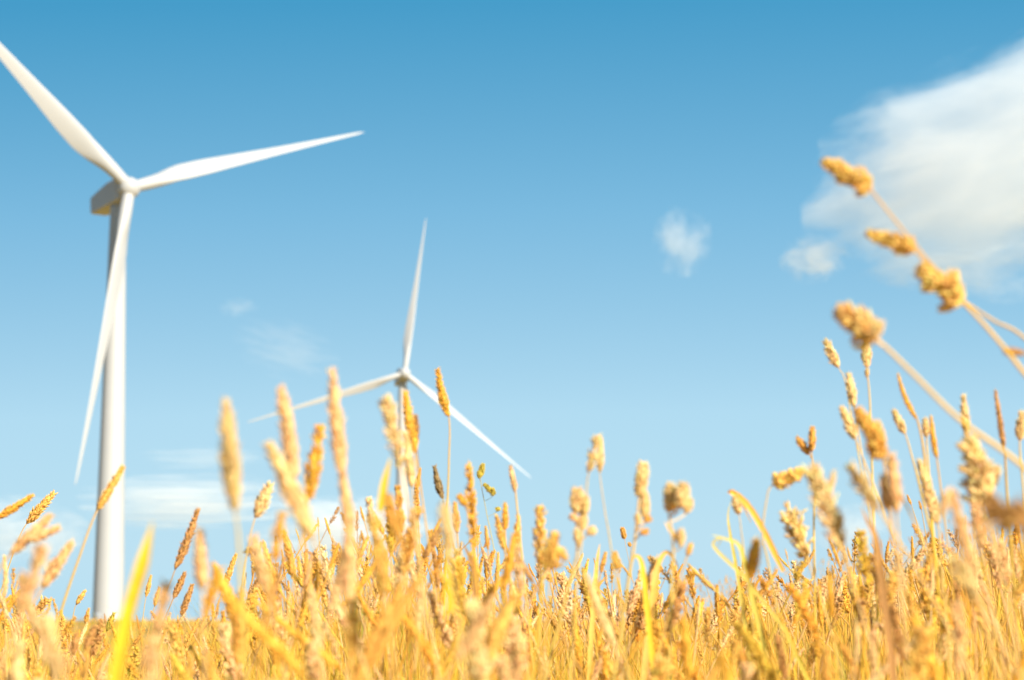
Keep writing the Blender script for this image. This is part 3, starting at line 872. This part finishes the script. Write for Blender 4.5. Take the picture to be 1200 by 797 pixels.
# ---- the uncountable rest: seed stalks, leaf blades, far grass -------------------------
rs = np.random.default_rng(21)
acc = Acc()
n_rest = 5200
for i in range(n_rest):
    if i < 2900:                                   # near crowd
        px = rs.uniform(-500, 1700); d = 1.9 + 4.1 * rs.uniform() ** .8
        ty = contour(px) + (rs.exponential(85) - 10 if rs.uniform() < .8 else rs.uniform(-50, 10))
        T = at(px, ty, d)
    else:                                          # the bank and beyond
        d = rs.uniform(5, 17); px = rs.uniform(500, 1700)
        T = at(px, 700, d); T[2] = float(ground_z(T[0], T[1])) + rs.uniform(.28, .55)
    gz = float(ground_z(T[0], T[1]))
    if T[2] < gz + .18: continue
    if T[2] > gz + 1.05: continue
    ln = rs.uniform(.026, .054)
    lean = rs.normal() * .4 - .05
    hd = unit(np.array([lean, rs.normal() * .2, 1.0]))
    B = T - hd * ln
    typ = ('spike', 'plume', 'spike', 'plume', 'spike', 'clump')[rs.integers(6)]
    w = ln * {'spike': .13, 'plume': .23, 'clump': .29}[typ] * rs.uniform(.8, 1.2)
    base = np.asarray(PALE[rs.integers(len(PALE))]) * rs.uniform(.8, 1.08)
    head(acc, B, T, w, typ, base, rs, False, rs.normal() * .05)
    rt = root_for(B, hd, rs)
    l2 = np.linalg.norm(B - rt)
    P = bez3(rt, rt + np.array([0, 0, .45 * l2]), B - hd * .35 * l2, B, 8)
    tube(acc, P, .0011 * np.linspace(1.5, .9, 8), 4, stem_tints(8, base * .9, rs))
tag(acc.build('tall_grass', M_HEAD), kind='stuff')


def blades(n, xyfun, hfun, wfun, seed, segs=4, greens=.2):
    r = np.random.default_rng(seed)
    x, y = xyfun(r, n)
    gz = ground_z(x, y)
    h = hfun(r, x, y, gz)
    ok = h > .04
    x, y, gz, h = x[ok], y[ok], gz[ok], h[ok]; n = len(x)
    w = wfun(r, n, y)
    la = r.uniform(0, 2 * math.pi, n); lean = np.abs(r.normal(size=n)) * np.where(r.uniform(size=n) < .2, .55, .22) * h
    bend = r.uniform(.8, 2.6, n)
    s = np.linspace(0, 1, segs + 1)
    dx = np.cos(la)[:, None] * lean[:, None] * s[None] ** bend[:, None]
    dy = np.sin(la)[:, None] * lean[:, None] * s[None] ** bend[:, None]
    c = np.stack([x[:, None] + dx, y[:, None] + dy, gz[:, None] + h[:, None] * (s[None] - .12 * (lean / h)[:, None] * s[None] ** 2) - .01], -1)
    fa = r.uniform(0, math.pi, n)
    X = np.stack([np.cos(fa), np.sin(fa), np.zeros(n)], -1)[:, None]
    wid = (w[:, None] * np.clip((1 - s[None]) * 1.8, .08, 1))[..., None] / 2
    v = np.stack([c - X * wid, c + X * wid], 2).reshape(-1, 3)
    k = (segs + 1) * 2
    base = np.arange(n)[:, None, None] * k + np.arange(segs)[None, :, None] * 2
    q = (base + np.array([0, 1, 3, 2])[None, None]).reshape(-1, 4)
    pal = np.array([(.90, .51, .03), (.90, .48, .06), (.84, .41, .03), (.90, .57, .03), (.80, .36, .06), (.92, .58, .16), (.60, .24, .04), (.44, .17, .03), (.70, .30, .05)])
    grn = np.array([(.50, .46, .05), (.42, .40, .05), (.68, .58, .04)])
    col = pal[r.integers(len(pal), size=n)]
    gm = r.uniform(size=n) < greens
    col[gm] = grn[r.integers(len(grn), size=gm.sum())]
    col = col * r.uniform(.75, 1.15, (n, 1))
    a = Acc(); a.add(v, quads=q, tint=np.repeat(col, k, axis=0))
    return a


def near_xy(r, n):
    d = 1.55 + 5.0 * r.uniform(size=n) ** .75
    px = r.uniform(-650, 1850, n)
    return (px - 600) / F * d, d * CP


def near_h(r, x, y, gz):
    px = x / (y / CP) * F + 600; d = y / CP
    low = np.where(px < 250, np.interp(px, [0, 60, 110, 230, 260], [18, 18, 10, 8, 25]), 25)
    yt = contour(px) + low + r.exponential(30, len(x)) - 6
    z = CAM[2] + (735 - yt) / F * d
    return np.clip(z - gz, 0, .85)


tag(blades(44000, near_xy, near_h, lambda r, n, y: r.uniform(.0011, .003, n), 31, 5, .26).build('grass_blades', M_STEM), kind='stuff')


tag(blades(1100, near_xy, lambda r, x, y, gz: near_h(r, x, y, gz) * r.uniform(.75, 1.02, len(x)), lambda r, n, y: r.uniform(.005, .010, n), 37, 6, .5).build('broad_grass_leaves', M_STEM), kind='stuff')


def far_xy(r, n):
    d = 5 * (170 / 5) ** (r.uniform(size=n) ** .85)
    px = r.uniform(-600, 1800, n)
    bank = r.uniform(size=n) < .45
    d = np.where(bank, 4.5 + 13 * r.uniform(size=n), d); px = np.where(bank, r.uniform(620, 1800, n), px)
    return (px - 600) / F * d, d


tag(blades(95000, far_xy, lambda r, x, y, gz: r.uniform(.14, .42, len(x)), lambda r, n, y: r.uniform(.0012, .0034, n) * np.clip(y / 9, 1, 9), 33, 3, .15).build('field_grass', M_STEM), kind='stuff')

# ------------------------------------------------------------------ light, sky, camera
SUN_EL, SUN_AZ = R(31), R(141)        # azimuth clockwise from the viewing direction (+Y)
w = bpy.data.worlds.new('World'); scene.world = w; w.use_nodes = True
nt = w.node_tree; nt.nodes.clear(); N, K = nt.nodes, nt.links
sky = N.new('ShaderNodeTexSky'); sky.sky_type = 'NISHITA'; sky.sun_disc = False
sky.sun_elevation = SUN_EL; sky.sun_rotation = SUN_AZ
sky.altitude = 200; sky.air_density = 1.0; sky.dust_density = .25; sky.ozone_density = 3.0
bg = N.new('ShaderNodeBackground'); bg.inputs['Strength'].default_value = .10
out = N.new('ShaderNodeOutputWorld')
# the air that day: clear-sky brightness mapped to that afternoon's cyan, paling towards the horizon
EXPO = .78
sp = N.new('ShaderNodeSeparateColor')
K.new(sky.outputs[0], sp.inputs[0])
m0 = N.new('ShaderNodeMath'); m0.operation = 'MULTIPLY'; m0.inputs[1].default_value = .1205
K.new(sp.outputs[1], m0.inputs[0])
rp = N.new('ShaderNodeValToRGB'); el = rp.color_ramp.elements
stops = [(0.0, (.006, .10, .27)), (.2, (.022, .20, .44)), (.36, (.063, .337, .591)), (.508, (.205, .497, .745)), (.763, (.445, .716, .887)),
         (.917, (.492, .75, .892)), (1.0, (.54, .77, .895))]
while len(el) < len(stops): el.new(.5)
for e, (p, c) in zip(el, stops):
    e.position = p; e.color = (*c, 1)
tcw = N.new('ShaderNodeTexCoord'); sx = N.new('ShaderNodeSeparateXYZ')
K.new(tcw.outputs['Generated'], sx.inputs[0])
az = N.new('ShaderNodeMath'); az.operation = 'MULTIPLY_ADD'; az.inputs[1].default_value = .5; az.inputs[2].default_value = 1.0
K.new(sx.outputs['X'], az.inputs[0])
m1 = N.new('ShaderNodeMath'); m1.operation = 'MULTIPLY'
K.new(m0.outputs[0], m1.inputs[0]); K.new(az.outputs[0], m1.inputs[1])
K.new(m1.outputs[0], rp.inputs['Fac'])
cb = N.new('ShaderNodeVectorMath'); cb.operation = 'SCALE'; cb.inputs['Scale'].default_value = 1 / (.10 * 2 ** EXPO)
K.new(rp.outputs['Color'], cb.inputs[0])
K.new(cb.outputs[0], bg.inputs['Color']); K.new(bg.outputs[0], out.inputs['Surface'])

L = bpy.data.lights.new('sun', 'SUN'); L.energy = 5.0; L.angle = R(.53); L.color = (1.0, .92, .79)
lo = bpy.data.objects.new('sun', L); COL.objects.link(lo)
from mathutils import Vector
sd = Vector((math.sin(SUN_AZ) * math.cos(SUN_EL), math.cos(SUN_AZ) * math.cos(SUN_EL), math.sin(SUN_EL)))
lo.rotation_euler = sd.to_track_quat('Z', 'Y').to_euler()
lo.location = (30, -30, 40)

cd = bpy.data.cameras.new('camera'); co = bpy.data.objects.new('camera', cd); COL.objects.link(co)
co.location = CAM; co.rotation_euler = (math.pi / 2 + PITCH, 0, 0)
cd.sensor_width = 36; cd.lens = F / 1200 * 36; cd.clip_start = .05; cd.clip_end = 9000
cd.dof.use_dof = True; cd.dof.focus_distance = 3.6; cd.dof.aperture_fstop = 9.0
scene.camera = co
scene.view_settings.view_transform = 'Standard'; scene.view_settings.look = 'None'
scene.view_settings.exposure = EXPO; scene.view_settings.gamma = 1
cy = scene.cycles
cy.max_bounces = 8; cy.diffuse_bounces = 4; cy.transmission_bounces = 4; cy.volume_bounces = 4; cy.transparent_max_bounces = 8
cy.volume_step_rate = 1.0; cy.volume_max_steps = 96
cy.use_denoising = True
cy.sample_clamp_indirect = 8
